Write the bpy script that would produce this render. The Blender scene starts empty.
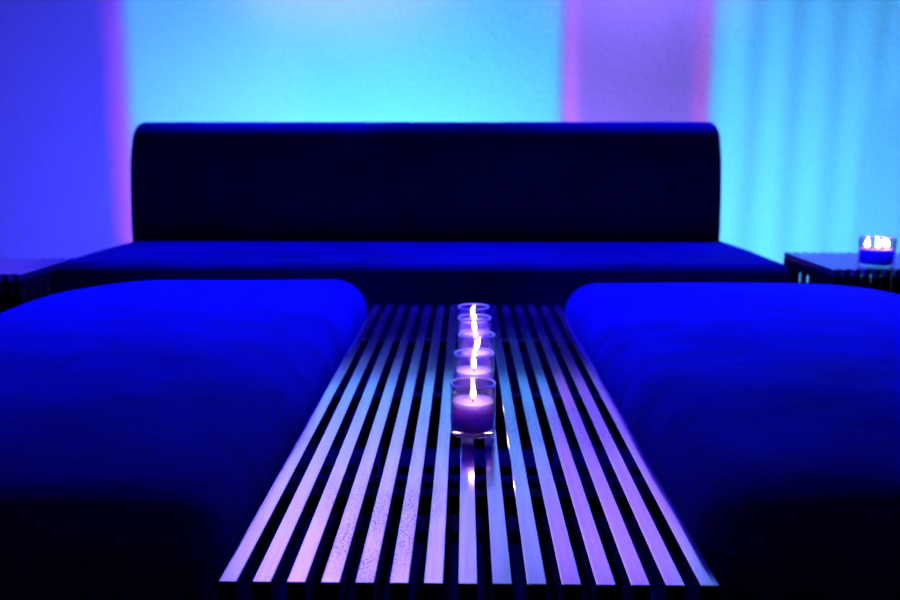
import bpy, bmesh, math, random
from mathutils import Vector, Matrix
random.seed(7)
S = bpy.context.scene
COL = S.collection
PI = math.pi

# ------------------------------------------------------------------ camera
F = 875.0                                   # focal length in pixels of a 900 px wide frame (35 mm lens)
PITCH = math.atan(159 / F)
YAW = math.atan(16 * math.cos(PITCH) / F)
CAM_Z = 0.767
cam = bpy.data.cameras.new('camera')
cam.sensor_width = 36.0
cam.lens = 36.0 * F / 900
cam.clip_start = 0.05
cam.dof.use_dof = True
cam.dof.focus_distance = 1.04
cam.dof.aperture_fstop = 5.2
cam_o = bpy.data.objects.new('camera', cam)
COL.objects.link(cam_o)
cam_o.location = (0, 0, CAM_Z)
cam_o.rotation_euler = (PI / 2 - PITCH, 0, YAW)
S.camera = cam_o

# ------------------------------------------------------------------ world, exposure
S.view_settings.view_transform = 'Standard'
S.view_settings.look = 'None'
S.view_settings.exposure = 0.0
S.view_settings.gamma = 1.0
S.view_settings.use_curve_mapping = False
w = bpy.data.worlds.new('night')
w.use_nodes = True
w.node_tree.nodes['Background'].inputs[0].default_value = (0.0, 0.0, 0.02, 1)
w.node_tree.nodes['Background'].inputs[1].default_value = 0.2
S.world = w

# lamp strengths and colours
CYAN = (0.11, 0.62, 1.4)
PINK = (1.0, 0.10, 0.9)
PURPLE = (0.26, 0.155, 1.0)
BLUE = (0.004, 0.0, 1.0)
P_CYAN = 88.0
P_CYAN_R = 190.0
P_STREAK = 170.0
P_PINK = 56.0
P_PURPLE = 330.0
P_COLUMN = 150.0
P_HIGH = 620.0
P_LEFT = 290.0
P_BLUE = 1950.0
FLAME = 42.0
WALL_Y = 4.8

def lamp(name, typ, loc, power, color, radius=0.01, **kw):
    l = bpy.data.lights.new(name, typ)
    l.energy = power
    l.color = color
    l.shadow_soft_size = radius
    for k, v in kw.items():
        setattr(l, k, v)
    o = bpy.data.objects.new(name, l)
    COL.objects.link(o)
    o.location = loc
    return o

def aim(o, target):
    d = Vector(target) - o.location
    o.rotation_euler = d.to_track_quat('-Z', 'Y').to_euler()

# unseen blue spots added near the ceiling to light the ottoman tops
SPOTS = [((-0.75, 4.05, 2.78), (-0.62, 2.45, 0.42)), ((0.75, 4.05, 2.78), (0.66, 2.45, 0.42))]
for i, (a, b) in enumerate(SPOTS):
    o = lamp('added_blue_spot', 'SPOT', a, P_BLUE, BLUE, 0.05, spot_size=math.radians(45), spot_blend=1.0)
    aim(o, b)

o = lamp('added_violet_spot', 'SPOT', (0.85, 3.05, 2.84), P_PURPLE, PURPLE, 0.05, spot_size=math.radians(48), spot_blend=1.0)  # unseen violet wash added for the band between the cyan beams
VIOLET = ((0.85, 3.05, 2.84), (0.92, WALL_Y, 2.1))
aim(o, VIOLET[1])
o = lamp('added_violet_spot', 'SPOT', (-0.95, 3.05, 2.84), P_HIGH, (0.31, 0.16, 1.0), 0.05, spot_size=math.radians(64), spot_blend=1.0)  # second unseen violet wash, added high up to tint the slat reflections
VIOLET_HIGH = ((-0.95, 3.05, 2.84), (-0.7, WALL_Y, 2.4))
aim(o, VIOLET_HIGH[1])

# ------------------------------------------------------------------ helpers
def obj(name, bm, m, parent=None, smooth=True, angle=40):
    me = bpy.data.meshes.new(name)
    bmesh.ops.recalc_face_normals(bm, faces=bm.faces[:])
    bm.to_mesh(me)
    bm.free()
    if m:
        me.materials.append(m)
    o = bpy.data.objects.new(name, me)
    COL.objects.link(o)
    if parent:
        o.parent = parent
    if smooth:
        me.shade_smooth()
        try:
            me.set_sharp_from_angle(angle=math.radians(angle))
        except Exception:
            pass
    return o

def thing(name, label, cat, loc=(0, 0, 0), group=None):
    o = bpy.data.objects.new(name, None)
    o.empty_display_size = 0.05
    COL.objects.link(o)
    o.location = loc
    o['label'] = label
    o['category'] = cat
    if group:
        o['group'] = group
    return o

def struct(name, bm, m):
    o = obj(name, bm, m, smooth=False)
    o['kind'] = 'structure'
    return o

def box(bm, x0, x1, y0, y1, z0, z1, bev=0.0, seg=2):
    r = bmesh.ops.create_cube(bm, size=1.0)
    vs = r['verts']
    for v in vs:
        v.co = Vector(((x0 + x1) / 2 + v.co.x * (x1 - x0), (y0 + y1) / 2 + v.co.y * (y1 - y0), (z0 + z1) / 2 + v.co.z * (z1 - z0)))
    if bev > 0:
        es = list({e for v in vs for e in v.link_edges})
        bmesh.ops.bevel(bm, geom=es, offset=bev, segments=seg, profile=0.5, affect='EDGES')

def lathe(bm, prof, n=48, c=(0, 0), close=False):
    rings = []
    for r, z in prof:
        if r < 1e-6:
            rings.append([bm.verts.new((c[0], c[1], z))])
        else:
            rings.append([bm.verts.new((c[0] + r * math.cos(2 * PI * k / n), c[1] + r * math.sin(2 * PI * k / n), z)) for k in range(n)])
    seq = list(zip(rings[:-1], rings[1:]))
    if close:
        seq.append((rings[-1], rings[0]))
    for a, b in seq:
        for k in range(n):
            k2 = (k + 1) % n
            if len(a) == 1 and len(b) == 1:
                continue
            if len(a) == 1:
                bm.faces.new((a[0], b[k], b[k2]))
            elif len(b) == 1:
                bm.faces.new((a[k], a[k2], b[0]))
            else:
                bm.faces.new((a[k], a[k2], b[k2], b[k]))

def rrect(x0, x1, y0, y1, rs, inset):
    """rounded rectangle outline, inset inwards"""
    a0, a1, b0, b1 = x0 + inset, x1 - inset, y0 + inset, y1 - inset
    rs = [max(min(r - inset * 0.6, (a1 - a0) / 2 - 1e-3, (b1 - b0) / 2 - 1e-3), 0.002) for r in rs]
    q1, q2, q3, q4 = rs
    pts = []
    N = 10
    for (cx, cy, s, rr) in ((a1 - q1, b0 + q1, -PI / 2, q1), (a1 - q2, b1 - q2, 0, q2), (a0 + q3, b1 - q3, PI / 2, q3), (a0 + q4, b0 + q4, PI, q4)):
        for k in range(N + 1):
            t = s + k / N * PI / 2
            pts.append((cx + rr * math.cos(t), cy + rr * math.sin(t)))
    # subdivide straight runs so that the cloth can undulate
    out = []
    m = len(pts)
    for i in range(m):
        p, q = pts[i], pts[(i + 1) % m]
        out.append(p)
        L = math.hypot(q[0] - p[0], q[1] - p[1])
        if (i % (N + 1)) == N:
            for k in range(1, 28):
                f = k / 28
                out.append((p[0] + f * (q[0] - p[0]), p[1] + f * (q[1] - p[1])))
    return out

def cushion(bm, x0, x1, y0, y1, z0, z1, r=0.1, er=0.06, crown=0.02, bulge=0.01, wob=0.0):
    """upholstered block: bulged sides, rolled top edge, crowned top; r may differ per corner"""
    if not isinstance(r, tuple):
        r = (r, r, r, r)
    prof = [(er * 0.5, z0), (0.012, z0 + 0.012), (0.0, z0 + 0.03)]
    for k in range(1, 7):
        f = k / 7
        prof.append((-bulge * math.sin(PI * f), z0 + 0.03 + f * (z1 - er - z0 - 0.03)))
    for k in range(0, 9):
        t = k / 8 * PI / 2
        prof.append((er * (1 - math.cos(t)), z1 - er + er * math.sin(t)))
    half = min(x1 - x0, y1 - y0) / 2
    for k in range(1, 15):
        f = k / 15
        prof.append((er + f * (half - er - 0.004), z1 + crown * (1 - (1 - f) ** 2.2)))
    ph = random.random() * 9
    rings = []
    for ins, z in prof:
        ring = []
        for (x, y) in rrect(x0, x1, y0, y1, r, ins):
            dz = 0.0
            if wob:
                dz = wob * (math.sin(9 * x + 4 * y + ph) * math.sin(5 * y - 3 * x) + 0.5 * math.sin(17 * y + 3 * x + ph))
                dz *= max(0, min(1, (z - z0) / (z1 - z0)))
            ring.append(bm.verts.new((x, y, z + dz)))
        rings.append(ring)
    n = len(rings[0])
    for a, b in zip(rings[:-1], rings[1:]):
        for k in range(n):
            bm.faces.new((a[k], a[(k + 1) % n], b[(k + 1) % n], b[k]))
    bm.faces.new(rings[0][::-1])
    bm.faces.new(rings[-1])

# ------------------------------------------------------------------ materials
def mat(name, base=(0.5, 0.5, 0.5), rough=0.5, metal=0.0, **kw):
    m = bpy.data.materials.new(name)
    m.use_nodes = True
    b = m.node_tree.nodes['Principled BSDF']
    b.inputs['Base Color'].default_value = (*base, 1)
    b.inputs['Roughness'].default_value = rough
    b.inputs['Metallic'].default_value = metal
    for k, v in kw.items():
        b.inputs[k].default_value = v
    return m

def nodes(m):
    nt = m.node_tree
    return nt, nt.nodes, nt.links, nt.nodes['Principled BSDF']

def noise(nt, scale, detail=4, rough=0.6, vec=None):
    n = nt.nodes.new('ShaderNodeTexNoise')
    n.inputs['Scale'].default_value = scale
    n.inputs['Detail'].default_value = detail
    n.inputs['Roughness'].default_value = rough
    if vec:
        nt.links.new(vec, n.inputs['Vector'])
    return n

def ramp(nt, src, stops):
    r = nt.nodes.new('ShaderNodeValToRGB')
    e = r.color_ramp.elements
    while len(e) < len(stops):
        e.new(0.5)
    for el, (p, c) in zip(e, stops):
        el.position = p
        el.color = (*c, 1) if len(c) == 3 else c
    nt.links.new(src, r.inputs['Fac'])
    return r

def bump(nt, src, b, strength, dist):
    n = nt.nodes.new('ShaderNodeBump')
    n.inputs['Strength'].default_value = strength
    n.inputs['Distance'].default_value = dist
    nt.links.new(src, n.inputs['Height'])
    nt.links.new(n.outputs['Normal'], b.inputs['Normal'])
    return n

def objcoord(nt, scale=(1, 1, 1)):
    t = nt.nodes.new('ShaderNodeTexCoord')
    mp = nt.nodes.new('ShaderNodeMapping')
    mp.inputs['Scale'].default_value = scale
    nt.links.new(t.outputs['Object'], mp.inputs['Vector'])
    return mp.outputs['Vector']

# textured plaster wall
M_WALL = mat('plaster', (0.8, 0.8, 0.82), 0.85)
nt, N, L, B = nodes(M_WALL)
v = objcoord(nt)
n1 = noise(nt, 45, 5, 0.65, v)
n2 = noise(nt, 11, 3, 0.6, v)
mx = nt.nodes.new('ShaderNodeMath'); mx.operation = 'MULTIPLY_ADD'
L.new(n2.outputs['Fac'], mx.inputs[0]); mx.inputs[1].default_value = 0.6; L.new(n1.outputs['Fac'], mx.inputs[2])
bump(nt, mx.outputs[0], B, 1.0, 0.012)
cr = ramp(nt, n1.outputs['Fac'], [(0.3, (0.74, 0.74, 0.76)), (0.7, (0.84, 0.84, 0.86))])
L.new(cr.outputs['Color'], B.inputs['Base Color'])

M_DARKWALL = mat('dark_wall_paint', (0.03, 0.03, 0.04), 0.8)
M_CEIL = mat('ceiling_paint', (0.12, 0.12, 0.14), 0.9)
M_FLOOR = mat('dark_brown_floor', (0.05, 0.05, 0.055), 0.85)
M_FLOOR.node_tree.nodes['Principled BSDF'].inputs['Specular IOR Level'].default_value = 0.1
nt, N, L, B = nodes(M_FLOOR)
nf = noise(nt, 6, 6, 0.6, objcoord(nt))
L.new(ramp(nt, nf.outputs['Fac'], [(0.3, (0.014, 0.007, 0.0022)), (0.7, (0.026, 0.013, 0.004))]).outputs['Color'], B.inputs['Base Color'])

def velvet(name, base, nap):
    m = mat(name, base, 0.9)
    nt, N, L, B = nodes(m)
    B.inputs['Specular IOR Level'].default_value = 0.05
    v = objcoord(nt, (1, 1.8, 1))
    a = noise(nt, 5, 8, 0.7, v)
    c = noise(nt, 160, 3, 0.6, v)
    r = ramp(nt, a.outputs['Fac'], [(0.32, tuple(x * 0.62 for x in base)), (0.68, tuple(min(1, x * 1.3) for x in base))])
    L.new(r.outputs['Color'], B.inputs['Base Color'])
    s = nt.nodes.new('ShaderNodeMath'); s.operation = 'MULTIPLY_ADD'
    L.new(c.outputs['Fac'], s.inputs[0]); s.inputs[1].default_value = 0.12; L.new(a.outputs['Fac'], s.inputs[2])
    bump(nt, s.outputs[0], B, 0.6, 0.02)
    B.inputs['Sheen Weight'].default_value = nap
    B.inputs['Sheen Roughness'].default_value = 0.35
    B.inputs['Sheen Tint'].default_value = (0.02, 0.02, 1.0, 1)
    return m

M_VELVET = velvet('blue_velvet', (0.004, 0.004, 0.42), 0.10)
M_SOFA = velvet('navy_velvet', (0.002, 0.002, 0.10), 0.02)
M_FOOT = mat('black_plastic', (0.015, 0.015, 0.017), 0.5)

# lacquered slats with worn, speckled patches
def slat_mat():
    m = mat('worn_lacquered_slat', (0.6, 0.6, 0.64), 0.24, 0.96)
    nt, N, L, B = nodes(m)
    geo = nt.nodes.new('ShaderNodeNewGeometry')
    mp = nt.nodes.new('ShaderNodeMapping'); mp.inputs['Scale'].default_value = (1, 0.5, 1)
    L.new(geo.outputs['Position'], mp.inputs['Vector'])
    patch = noise(nt, 7, 3, 0.5, mp.outputs['Vector'])
    speck = noise(nt, 480, 2, 0.7, geo.outputs['Position'])
    mp2 = nt.nodes.new('ShaderNodeMapping'); mp2.inputs['Scale'].default_value = (220, 5, 220)
    L.new(geo.outputs['Position'], mp2.inputs['Vector'])
    grain = noise(nt, 1.0, 3, 0.6, mp2.outputs['Vector'])
    pr = ramp(nt, patch.outputs['Fac'], [(0.52, (0, 0, 0)), (0.62, (1, 1, 1))])
    sr = ramp(nt, speck.outputs['Fac'], [(0.52, (0, 0, 0)), (0.60, (1, 1, 1))])
    mul = nt.nodes.new('ShaderNodeMath'); mul.operation = 'MULTIPLY'
    L.new(pr.outputs['Color'], mul.inputs[0]); L.new(sr.outputs['Color'], mul.inputs[1])
    gr = ramp(nt, grain.outputs['Fac'], [(0.3, (0.66, 0.55, 0.70)), (0.7, (0.84, 0.70, 0.88))])
    mix = nt.nodes.new('ShaderNodeMix'); mix.data_type = 'RGBA'
    L.new(mul.outputs[0], mix.inputs['Factor'])
    L.new(gr.outputs['Color'], mix.inputs[6])
    mix.inputs[7].default_value = (0.06, 0.02, 0.07, 1)
    L.new(mix.outputs[2], B.inputs['Base Color'])
    ro = ramp(nt, patch.outputs['Fac'], [(0.3, (0.08, 0.08, 0.08)), (0.8, (0.17, 0.17, 0.17))])
    L.new(ro.outputs['Color'], B.inputs['Roughness'])
    bump(nt, grain.outputs['Fac'], B, 0.08, 0.001)
    return m
M_SLAT = slat_mat()
M_TABLE = mat('table_lacquer', (0.55, 0.27, 0.6), 0.25, 0.8)
M_RAIL = mat('dark_rail', (0.005, 0.005, 0.006), 0.8)
M_RAIL.node_tree.nodes['Principled BSDF'].inputs['Specular IOR Level'].default_value = 0.15

def glass_mat():
    m = bpy.data.materials.new('clear_glass')
    m.use_nodes = True
    nt = m.node_tree
    nt.nodes.clear()
    out = nt.nodes.new('ShaderNodeOutputMaterial')
    tr = nt.nodes.new('ShaderNodeBsdfTransparent'); tr.inputs[0].default_value = (0.97, 0.97, 0.985, 1)
    gl = nt.nodes.new('ShaderNodeBsdfGlossy'); gl.inputs['Roughness'].default_value = 0.03
    lw = nt.nodes.new('ShaderNodeLayerWeight'); lw.inputs['Blend'].default_value = 0.5
    mr = nt.nodes.new('ShaderNodeMapRange')
    mr.inputs['To Min'].default_value = 0.07; mr.inputs['To Max'].default_value = 0.9
    pw = nt.nodes.new('ShaderNodeMath'); pw.operation = 'POWER'; pw.inputs[1].default_value = 2.0
    nt.links.new(lw.outputs['Facing'], pw.inputs[0])
    nt.links.new(pw.outputs[0], mr.inputs['Value'])
    mx = nt.nodes.new('ShaderNodeMixShader')
    nt.links.new(mr.outputs[0], mx.inputs[0])
    nt.links.new(tr.outputs[0], mx.inputs[1]); nt.links.new(gl.outputs[0], mx.inputs[2])
    nt.links.new(mx.outputs[0], out.inputs['Surface'])
    return m
M_GLASS = glass_mat()
def rim_mat():
    m = bpy.data.materials.new('fire_polished_glass_rim')
    m.use_nodes = True
    nt = m.node_tree
    nt.nodes.clear()
    out = nt.nodes.new('ShaderNodeOutputMaterial')
    tr = nt.nodes.new('ShaderNodeBsdfTransparent')
    gl = nt.nodes.new('ShaderNodeBsdfGlossy'); gl.inputs['Roughness'].default_value = 0.38
    mx = nt.nodes.new('ShaderNodeMixShader'); mx.inputs[0].default_value = 0.6
    nt.links.new(tr.outputs[0], mx.inputs[1]); nt.links.new(gl.outputs[0], mx.inputs[2])
    nt.links.new(mx.outputs[0], out.inputs['Surface'])
    return m
M_RIM = rim_mat()
def rim(r, z, parent, th=0.0015):
    bm = bmesh.new()
    lathe(bm, [(r + th * math.cos(2 * PI * k / 10), z + th * math.sin(2 * PI * k / 10)) for k in range(10)], 56, close=True)
    return obj('glass_rim', bm, M_RIM, parent)

M_WAX = mat('white_wax', (0.72, 0.5, 0.95), 0.45)
B = M_WAX.node_tree.nodes['Principled BSDF']
B.inputs['Subsurface Weight'].default_value = 1.0
B.inputs['Subsurface Radius'].default_value = (0.03, 0.025, 0.05)
B.inputs['Subsurface Scale'].default_value = 1.0
M_JARWAX = mat('violet_wax', (0.16, 0.10, 0.85), 0.45)
B = M_JARWAX.node_tree.nodes['Principled BSDF']
B.inputs['Subsurface Weight'].default_value = 1.0
B.inputs['Subsurface Radius'].default_value = (0.02, 0.015, 0.08)
B.inputs['Subsurface Scale'].default_value = 1.0
M_WICK = mat('burnt_wick', (0.012, 0.01, 0.01), 0.9)
M_MARK = mat('pale_jar_mark', (0.75, 0.72, 0.9), 0.6)

def flame_mat(strength):
    m = bpy.data.materials.new('candle_flame')
    m.use_nodes = True
    nt = m.node_tree
    nt.nodes.clear()
    out = nt.nodes.new('ShaderNodeOutputMaterial')
    em = nt.nodes.new('ShaderNodeEmission'); em.inputs['Strength'].default_value = strength
    tc = nt.nodes.new('ShaderNodeTexCoord')
    sp = nt.nodes.new('ShaderNodeSeparateXYZ')
    nt.links.new(tc.outputs['Generated'], sp.inputs[0])
    r = ramp(nt, sp.outputs['Z'], [(0.0, (0.55, 0.35, 1.0)), (0.2, (1.0, 0.72, 0.62)), (0.6, (1.0, 0.62, 0.36)), (1.0, (1.0, 0.30, 0.14))])
    nt.links.new(r.outputs['Color'], em.inputs['Color'])
    nt.links.new(em.outputs[0], out.inputs['Surface'])
    return m
M_FLAME = flame_mat(FLAME)

# ------------------------------------------------------------------ the room
RX0, RX1, RY0 = -3.6, 3.6, -2.6
CEIL = 3.0
bm = bmesh.new(); box(bm, RX0, RX1, RY0, WALL_Y, -0.1, 0.0); struct('floor', bm, M_FLOOR)
bm = bmesh.new(); box(bm, RX0, RX1, RY0, WALL_Y, CEIL, CEIL + 0.1); struct('ceiling', bm, M_CEIL)
bm = bmesh.new(); box(bm, RX0, RX1, WALL_Y, WALL_Y + 0.12, 0, CEIL); struct('wall_back', bm, M_WALL)
bm = bmesh.new(); box(bm, RX0 - 0.12, RX0, RY0, WALL_Y, 0, CEIL); struct('wall_left', bm, M_DARKWALL)
bm = bmesh.new(); box(bm, RX1, RX1 + 0.12, RY0, WALL_Y, 0, CEIL); struct('wall_right', bm, M_DARKWALL)
bm = bmesh.new(); box(bm, RX0, RX1, RY0 - 0.12, RY0, 0, CEIL); struct('wall_front', bm, M_DARKWALL)

# ------------------------------------------------------------------ light fittings that throw the beams on the wall
def spot_fitting(loc, target, label):  # unseen fittings added to go with the ceiling spots
    t = thing('added_ceiling_spot', label, 'spotlight', (loc[0], loc[1], CEIL), 'added ceiling spotlights')
    bm = bmesh.new(); lathe(bm, [(0, 0), (0.06, 0), (0.06, -0.025), (0.012, -0.03), (0.012, loc[2] - CEIL + 0.07), (0, loc[2] - CEIL + 0.07)], 24)
    obj('mount', bm, M_FOOT, t)
    bm = bmesh.new()
    lathe(bm, [(0.0, 0.13), (0.05, 0.12), (0.07, 0.07), (0.075, -0.06), (0.07, -0.06), (0.065, 0.06), (0, 0.08)], 32)
    d = (Vector(target) - Vector(loc)).normalized()
    bmesh.ops.transform(bm, matrix=Matrix.Translation((0, 0, loc[2] - CEIL)) @ d.to_track_quat('-Z', 'Y').to_matrix().to_4x4(), verts=bm.verts[:])
    obj('lamp_head', bm, M_FOOT, t)
spot_fitting(*VIOLET, 'added black ceiling spotlight throwing violet light on the wall between the cyan beams')
spot_fitting(*VIOLET_HIGH, 'added black ceiling spotlight throwing violet light high on the wall above the cyan beam')
spot_fitting(*SPOTS[0], 'added black ceiling spotlight throwing blue light over the left ottoman')
spot_fitting(*SPOTS[1], 'added black ceiling spotlight throwing blue light over the right ottoman')

def wall_strip(bm, pts, z0, z1, th=0.004):
    for (a, b) in zip(pts[:-1], pts[1:]):
        d = Vector((b[0] - a[0], b[1] - a[1], 0)); n = Vector((-d.y, d.x, 0)).normalized() * th / 2
        q = [Vector((a[0], a[1], 0)) - n, Vector((b[0], b[1], 0)) - n, Vector((b[0], b[1], 0)) + n, Vector((a[0], a[1], 0)) + n]
        lo = [bm.verts.new((p.x, p.y, z0)) for p in q]; hi = [bm.verts.new((p.x, p.y, z1)) for p in q]
        bm.faces.new(lo[::-1]); bm.faces.new(hi)
        for k in range(4):
            bm.faces.new((lo[k], lo[(k + 1) % 4], hi[(k + 1) % 4], hi[k]))

def uplight(x, y, edges, t, zl, H, power, color, radius, label, w=0.03):
    """floor uplight with two barn doors that limit its beam to edges on the back wall"""
    r = thing('floor_uplight', label, 'uplight', (x, y, 0), 'floor uplights behind the furniture')
    bm = bmesh.new()
    wall_strip(bm, [(-w, 0.0), (-w, -0.035), (w, -0.035), (w, 0.0)], 0, H)
    box(bm, -w, w, -0.035, 0.03, 0, zl - 0.02)
    obj('housing', bm, M_FOOT, r, smooth=False)
    for s, e in zip((-1, 1), edges):
        bm = bmesh.new()
        wall_strip(bm, [(s * w, 0.0), (t * (e - x), t * (WALL_Y - y))], 0, H, 0.002)
        obj('barn_door', bm, M_FOOT, r, smooth=False)
    lamp('uplight_lamp', 'POINT', (x, y, zl), power, color, radius)

XA, XB, XC, XD = -1.83, 0.515, 1.285, 3.5        # beam edges on the wall
UY = 3.46
for x, nm in ((-0.98, 'left end'), (-0.45, 'middle'), (0.08, 'right half')):
    uplight(x, UY, (XA, XB), 0.10, 0.07, 0.34, P_CYAN, CYAN, 0.0045, 'black floor uplight with cyan beam behind the %s of the sofa back' % nm)
uplight(1.62, 2.98, (XC, XD), 0.15, 0.06, 0.32, P_CYAN_R, CYAN, 0.007, 'black floor uplight with cyan beam behind the right side table')
uplight(0.38, UY, (XB, XC), 0.10, 0.07, 0.34, P_COLUMN, PURPLE, 0.0045, 'added black floor uplight with violet beam behind the right half of the sofa back')  # violet lamp added to tint the wall between the cyan beams
for x, e, h, nm in ((-1.06, -1.87, 0.055, 'left end'), (0.60, 0.55, 0.04, 'right half'), (0.74, 1.255, 0.04, 'right end')):  # slit lamps added to draw pink fringes along the beam edges
    uplight(x, UY + 0.02, (e - h, e + h), 0.16, 0.07, 0.44, P_PINK, PINK, 0.009, 'added black floor uplight with a narrow pink fringe beam behind the %s of the sofa back' % nm, 0.02)
uplight(-1.46, 2.72, (-9, -0.85), 0.12, 0.08, 0.27, P_LEFT, (0.05, 0.045, 1.0), 0.02, 'black floor uplight with blue beam behind the left slatted side table', 0.022)

# ------------------------------------------------------------------ sofa
sofa = thing('sofa', 'long low navy velvet sofa with one-piece rounded backrest against the lit wall', 'sofa', (-0.13, 2.8, 0))
sx0, sx1 = -1.055, 1.022       # relative to the sofa's centre
# backrest: a bowed profile run along the sofa, with softly rounded ends
def run_profile(bm, prof, x0, x1, er, cz):
    cy = sum(p[0] for p in prof) / len(prof)
    left = [(x0 + er * (1 - math.cos(k / 6 * PI / 2)), er * (1 - math.sin(k / 6 * PI / 2))) for k in range(7)]
    mid = [(x0 + er + (x1 - x0 - 2 * er) * k / 24, 0.0) for k in range(1, 24)]
    right = [(x0 + x1 - x, e) for x, e in left[::-1]]
    rings = []
    for x, ins in left + mid + right:
        ring = []
        for (y, z) in prof:
            d = Vector((y - cy, z - cz)); f = max(0.0, 1 - ins / max(d.length, 0.05))
            ring.append(bm.verts.new((x, cy + d.x * f, cz + d.y * f)))
        rings.append(ring)
    n = len(prof)
    for a, b in zip(rings[:-1], rings[1:]):
        for k in range(n):
            bm.faces.new((a[k], b[k], b[(k + 1) % n], a[(k + 1) % n]))
    bm.faces.new(rings[0]); bm.faces.new(rings[-1][::-1])

def backrest(bm):
    prof = [(0.265, 0.36), (0.258, 0.45), (0.258, 0.54), (0.268, 0.63), (0.288, 0.71), (0.312, 0.765)]
    for k in range(0, 10):
        a = PI - k / 9 * PI * 0.98
        prof.append((0.395 + 0.075 * math.cos(a), 0.762 + 0.073 * math.sin(a)))
    prof += [(0.487, 0.68), (0.50, 0.55), (0.505, 0.40), (0.50, 0.33)]
    run_profile(bm, prof, sx0, sx1, 0.035, 0.58)

def seat(bm):
    """block seat with a softly rolled front edge over a bowed front face"""
    prof = [(0.46, 0.03), (-0.42, 0.03), (-0.45, 0.07), (-0.452, 0.20), (-0.440, 0.30), (-0.422, 0.36)]
    for k in range(1, 11):
        a = PI - k / 10 * PI / 2
        prof.append((-0.362 + 0.05 * math.cos(a), 0.386 + 0.046 * math.sin(a)))
    prof += [(-0.1, 0.433), (0.1, 0.430), (0.25, 0.427), (0.46, 0.424), (0.50, 0.39), (0.50, 0.06)]
    run_profile(bm, prof, sx0 + 0.025, sx1 + 0.008, 0.03, 0.24)
bm = bmesh.new(); seat(bm)
obj('seat', bm, M_SOFA, sofa, angle=60)
bm = bmesh.new(); backrest(bm)
obj('backrest', bm, M_SOFA, sofa, angle=60)
for fx in (-0.92, 0.92):
    for fy in (-0.34, 0.40):
        bm = bmesh.new(); lathe(bm, [(0, 0), (0.022, 0), (0.03, 0.03), (0, 0.03)], 20, (fx, fy))
        obj('leg', bm, M_FOOT, sofa)

# ------------------------------------------------------------------ the two ottomans
def ottoman(x0, x1, y0, y1, label, radii):
    cx, cy = (x0 + x1) / 2, (y0 + y1) / 2
    t = thing('ottoman', label, 'ottoman', (cx, cy, 0), 'blue velvet ottomans beside the slatted bench')
    hx, hy = (x1 - x0) / 2, (y1 - y0) / 2
    bm = bmesh.new()
    cushion(bm, -hx, hx, -hy, hy, 0.07, 0.438, r=radii, er=0.08, crown=0.016, bulge=0.003, wob=0.003)
    obj('cushion', bm, M_VELVET, t, angle=60)
    # sewn seams down the two near corners
    for s in (-1, 1):
        bm = bmesh.new()
        off = 0.293 * (radii[0] if s > 0 else radii[3]) - 0.004
        px, py = s * (hx - off), -hy + off
        pts = [Vector((px, py, 0.09 + 0.28 * k / 10)) for k in range(11)]
        rings = [[bm.verts.new(p + Vector((0.004 * math.cos(2 * PI * j / 8), 0.004 * math.sin(2 * PI * j / 8), 0))) for j in range(8)] for p in pts]
        for a, b in zip(rings[:-1], rings[1:]):
            for j in range(8):
                bm.faces.new((a[j], a[(j + 1) % 8], b[(j + 1) % 8], b[j]))
        bm.faces.new(rings[0][::-1]); bm.faces.new(rings[-1])
        obj('corner_seam', bm, M_VELVET, t)
    for fx in (-1, 1):
        for fy in (-1, 1):
            bm = bmesh.new(); lathe(bm, [(0, 0), (0.02, 0), (0.025, 0.075), (0, 0.075)], 20, (fx * (hx - 0.1), fy * (hy - 0.1)))
            obj('leg', bm, M_FOOT, t)
    return t
ottoman(-0.965, -0.240, 0.76, 2.13, 'large deep blue velvet ottoman on the left of the slatted bench', (0.09, 0.05, 0.24, 0.12))
ottoman(0.240, 1.02, 0.78, 2.13, 'large deep blue velvet ottoman on the right of the slatted bench', (0.12, 0.22, 0.05, 0.09))

# ------------------------------------------------------------------ slatted bench
BY0, BY1, BZ = 0.757, 2.172, 0.36
bench = thing('slatted_bench', 'long low slatted bench carrying a row of five glass candles', 'bench', (0.003, (BY0 + BY1) / 2, 0))
PITCHX, SW, SH = 0.0323, 0.0182, 0.026
hl = (BY1 - BY0) / 2
for i in range(15):
    x = (i - 7) * PITCHX
    bm = bmesh.new(); box(bm, -SW / 2, SW / 2, -hl, hl, -SH, 0, 0.0011, 2)
    o = obj('slat', bm, M_SLAT, bench, smooth=False)
    o.location = (x, 0, BZ)
for y in (-hl + 0.28, 0.0, hl - 0.28):
    bm = bmesh.new(); box(bm, -7.25 * PITCHX, 7.25 * PITCHX, y - 0.014, y + 0.014, BZ - SH - 0.026, BZ - SH, 0.002)
    obj('cross_rail', bm, M_RAIL, bench, smooth=False)
for y in (-hl + 0.28, hl - 0.28):
    for s in (-1, 1):
        bm = bmesh.new(); box(bm, s * 0.18 - 0.014, s * 0.18 + 0.014, y - 0.014, y + 0.014, 0, BZ - SH - 0.026, 0.002)
        obj('leg', bm, M_RAIL, bench, smooth=False)
    bm = bmesh.new(); box(bm, -0.166, 0.166, y - 0.010, y + 0.010, 0.02, 0.04, 0.002)
    obj('stretcher', bm, M_RAIL, bench, smooth=False)

# ------------------------------------------------------------------ candles in glasses
GR, GH = 0.032, 0.072
def flame_bm(h, r, lean=(0, 0)):
    bm = bmesh.new()
    pr = []
    for k in range(13):
        f = k / 12
        rad = r * (math.sin(PI * min(1, f ** 0.62)) ** 0.9 if 0 < f < 1 else 0)
        pr.append((rad, f * h))
    lathe(bm, pr, 16)
    for v in bm.verts:
        f = v.co.z / h
        v.co.x += lean[0] * f * f; v.co.y += lean[1] * f * f
    return bm

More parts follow.
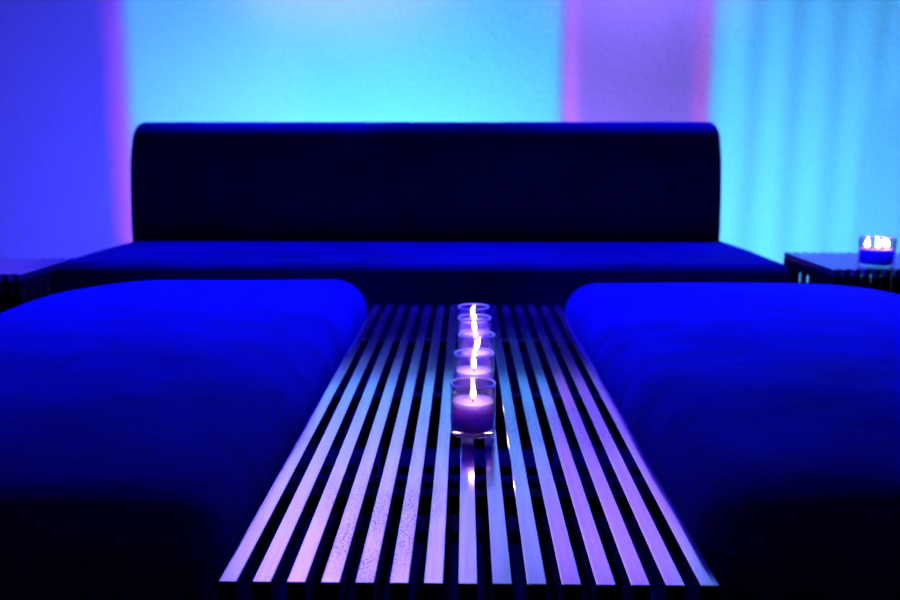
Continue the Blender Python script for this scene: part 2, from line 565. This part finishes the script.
def candle(x, y, label, lean, fh, wz=0.047, zz=BZ):
    t = thing('votive_candle', label, 'candle', (x, y, zz), 'row of votive candles on the bench')
    bm = bmesh.new()
    lathe(bm, [(0, 0.0003), (GR - 0.004, 0.0003), (GR - 0.001, 0.002), (GR, 0.006), (GR, GH - 0.004), (GR + 0.0005, GH - 0.0022), (GR + 0.0003, GH - 0.001), (GR - 0.0004, GH - 0.0002), (GR - 0.0012, GH), (GR - 0.002, GH - 0.0002), (GR - 0.0027, GH - 0.001), (GR - 0.0029, GH - 0.0022), (GR - 0.0024, GH - 0.004),
               (GR - 0.0024, 0.010), (GR - 0.005, 0.0075), (0, 0.0075)], 56)
    obj('glass_cup', bm, M_GLASS, t)
    rim(GR - 0.0012, GH + 0.0013, t)
    bm = bmesh.new()
    R = GR - 0.0030
    lathe(bm, [(0, 0.0080), (R - 0.003, 0.0080), (R, 0.0105), (R, wz + 0.0012), (R - 0.002, wz), (R * 0.5, wz - 0.001), (0.004, wz - 0.0018), (0, wz - 0.0018)], 48)
    obj('wax', bm, M_WAX, t)
    bm = bmesh.new()
    lathe(bm, [(0, wz - 0.002), (0.0009, wz - 0.002), (0.0008, wz + 0.006), (0, wz + 0.0065)], 8)
    obj('wick', bm, M_WICK, t)
    fl = obj('flame', flame_bm(fh, 0.0036, lean), M_FLAME, t)
    fl.location = (0, 0, wz + 0.0035)
    return t
CANDLES = [
    (0.0110, 1.186, 'lit white votive candle in clear glass, nearest the camera', (0.001, 0), 0.021, 0.0475),
    (0.0140, 1.362, 'lit white votive candle in clear glass, second from the camera', (-0.002, 0), 0.022, 0.0445),
    (0.0195, 1.499, 'lit white votive candle in clear glass, middle one of the row', (0.007, 0), 0.024, 0.042),
    (0.0175, 1.649, 'lit white votive candle in clear glass, second from the sofa', (-0.003, 0), 0.023, 0.044),
    (0.0165, 1.761, 'lit white votive candle in clear glass, nearest the sofa', (-0.004, 0), 0.024, 0.044),
]
for c in CANDLES:
    candle(*c)

# ------------------------------------------------------------------ slatted side tables
def side_table(x0, x1, y0, y1, z, label, back=True):
    cx, cy = (x0 + x1) / 2, (y0 + y1) / 2
    t = thing('side_table', label, 'side table', (cx, cy, 0), 'slatted cube side tables at the sofa ends')
    hx, hy = (x1 - x0) / 2, (y1 - y0) / 2
    n = int((x1 - x0) / 0.027)
    p = (2 * hx - 0.016) / (n - 1)
    bm = bmesh.new()
    for i in range(n):
        x = -hx + 0.008 + i * p
        box(bm, x - 0.008, x + 0.008, -hy, hy, z - 0.02, z, 0.001, 1)
    obj('slatted_top', bm, M_TABLE, t, smooth=False)
    for s in (-1, 1):
        if s > 0 and not back:
            continue
        bm = bmesh.new()
        ya, yb = (-hy, -hy + 0.014) if s < 0 else (hy - 0.014, hy)
        for i in range(n):
            x = -hx + 0.008 + i * p
            hw = 0.0105 if s < 0 else 0.008
            xl, xr = max(-hx, x - hw), min(hx, x + hw)
            box(bm, xl, xr, ya, yb, 0.0, z - 0.0205)
        obj('front_slats' if s < 0 else 'back_slats', bm, M_RAIL, t, smooth=False)
    m = 7
    q = (2 * hy - 0.03) / m
    for s in (-1, 1):
        bm = bmesh.new()
        xa, xb = (-hx, -hx + 0.006) if s < 0 else (hx - 0.006, hx)
        for i in range(1, m):
            y = -hy + 0.015 + i * q
            box(bm, xa, xb, y - 0.009, y + 0.009, 0.0, z - 0.044)
        box(bm, xa, xb, -hy + 0.0145, hy - 0.0145, z - 0.045, z - 0.0205)
        obj('side_slats', bm, M_RAIL, t, smooth=False)
    return t
RT = (1.012, 1.45, 2.400, 2.78)
side_table(*RT, 0.42, 'dark slatted cube side table at the right end of the sofa, with a jar candle')
side_table(-1.62, -1.182, 2.27, 2.60, 0.42, 'dark slatted cube side table at the left end of the sofa, empty', False)

# small lamp inside the right table throws the fan of slat shadows up the wall
uplight(1.30, 2.47, (XC, XD), 0.07, 0.06, 0.24, P_STREAK, CYAN, 0.012, 'black floor uplight inside the right slatted side table', 0.03)

# three-wick jar candle
JX, JY, JZ, JR, JH = 1.154, 2.462, 0.42, 0.0485, 0.080
jar = thing('jar_candle', 'wide glass jar candle with three burning wicks on the right side table', 'candle', (JX, JY, JZ))
bm = bmesh.new()
lathe(bm, [(0, 0.0003), (JR - 0.004, 0.0003), (JR, 0.004), (JR, JH - 0.001), (JR - 0.001, JH), (JR - 0.002, JH), (JR - 0.003, JH - 0.001), (JR - 0.003, 0.010), (JR - 0.006, 0.008), (0, 0.008)], 56)
obj('glass_jar', bm, M_GLASS, jar)
rim(JR - 0.0015, JH + 0.0013, jar)
bm = bmesh.new()
R = JR - 0.0035
lathe(bm, [(0, 0.0085), (R - 0.003, 0.0085), (R, 0.011), (R, 0.051), (R - 0.002, 0.050), (0, 0.049)], 48)
obj('wax', bm, M_JARWAX, jar)
for dx, dy in ((-0.027, 0.003), (0.0, -0.006), (0.027, 0.003)):
    bm = bmesh.new(); lathe(bm, [(0, 0.049), (0.001, 0.049), (0.0009, 0.056), (0, 0.0565)], 8, (dx, dy)); obj('wick', bm, M_WICK, jar)
    fl = obj('flame', flame_bm(0.024, 0.0062), M_FLAME, jar)
    fl.location = (dx, dy, 0.054)
# pale marks: a row of bars and two rings, wrapped on the jar glass
def on_jar(a, z, r=JR + 0.0004):
    return Vector((r * math.sin(a), -r * math.cos(a), z))
bm = bmesh.new()
def patch(a0, a1, z0, z1):
    k = 6
    lo = [bm.verts.new(on_jar(a0 + (a1 - a0) * i / k, z0)) for i in range(k + 1)]
    hi = [bm.verts.new(on_jar(a0 + (a1 - a0) * i / k, z1)) for i in range(k + 1)]
    for i in range(k):
        bm.faces.new((lo[i], lo[i + 1], hi[i + 1], hi[i]))
def ring(ac, zc, ra, rz, wd):
    k = 20
    o_ = [bm.verts.new(on_jar(ac + ra * math.cos(2 * PI * i / k), zc + rz * math.sin(2 * PI * i / k))) for i in range(k)]
    i_ = [bm.verts.new(on_jar(ac + ra * wd * math.cos(2 * PI * i / k), zc + rz * wd * math.sin(2 * PI * i / k))) for i in range(k)]
    for i in range(k):
        j = (i + 1) % k
        bm.faces.new((o_[i], o_[j], i_[j], i_[i]))
for i in range(5):
    patch(-0.80 + i * 0.12, -0.72 + i * 0.12, 0.021, 0.030)
ring(-0.03, 0.029, 0.12, 0.0065, 0.6)
ring(0.42, 0.026, 0.12, 0.0055, 0.6)
obj('jar_marks', bm, M_MARK, jar, smooth=False)['label'] = 'pale blurred marks on the jar'

# small round raised plate added for a faint ring on the wall
disc = bmesh.new()
lathe(disc, [(0, 0.002), (0.028, 0.002), (0.032, 0.006), (0.042, 0.006), (0.046, 0.0), (0, 0.0)], 40)
bmesh.ops.transform(disc, matrix=Matrix.Rotation(PI / 2, 4, 'X'), verts=disc.verts[:])
po = obj('wall_disc', disc, M_WALL)
po.location = (1.455, WALL_Y, 1.305)
po['label'] = 'small round raised plate high on the cyan-lit wall to the right'
po['category'] = 'wall plate'
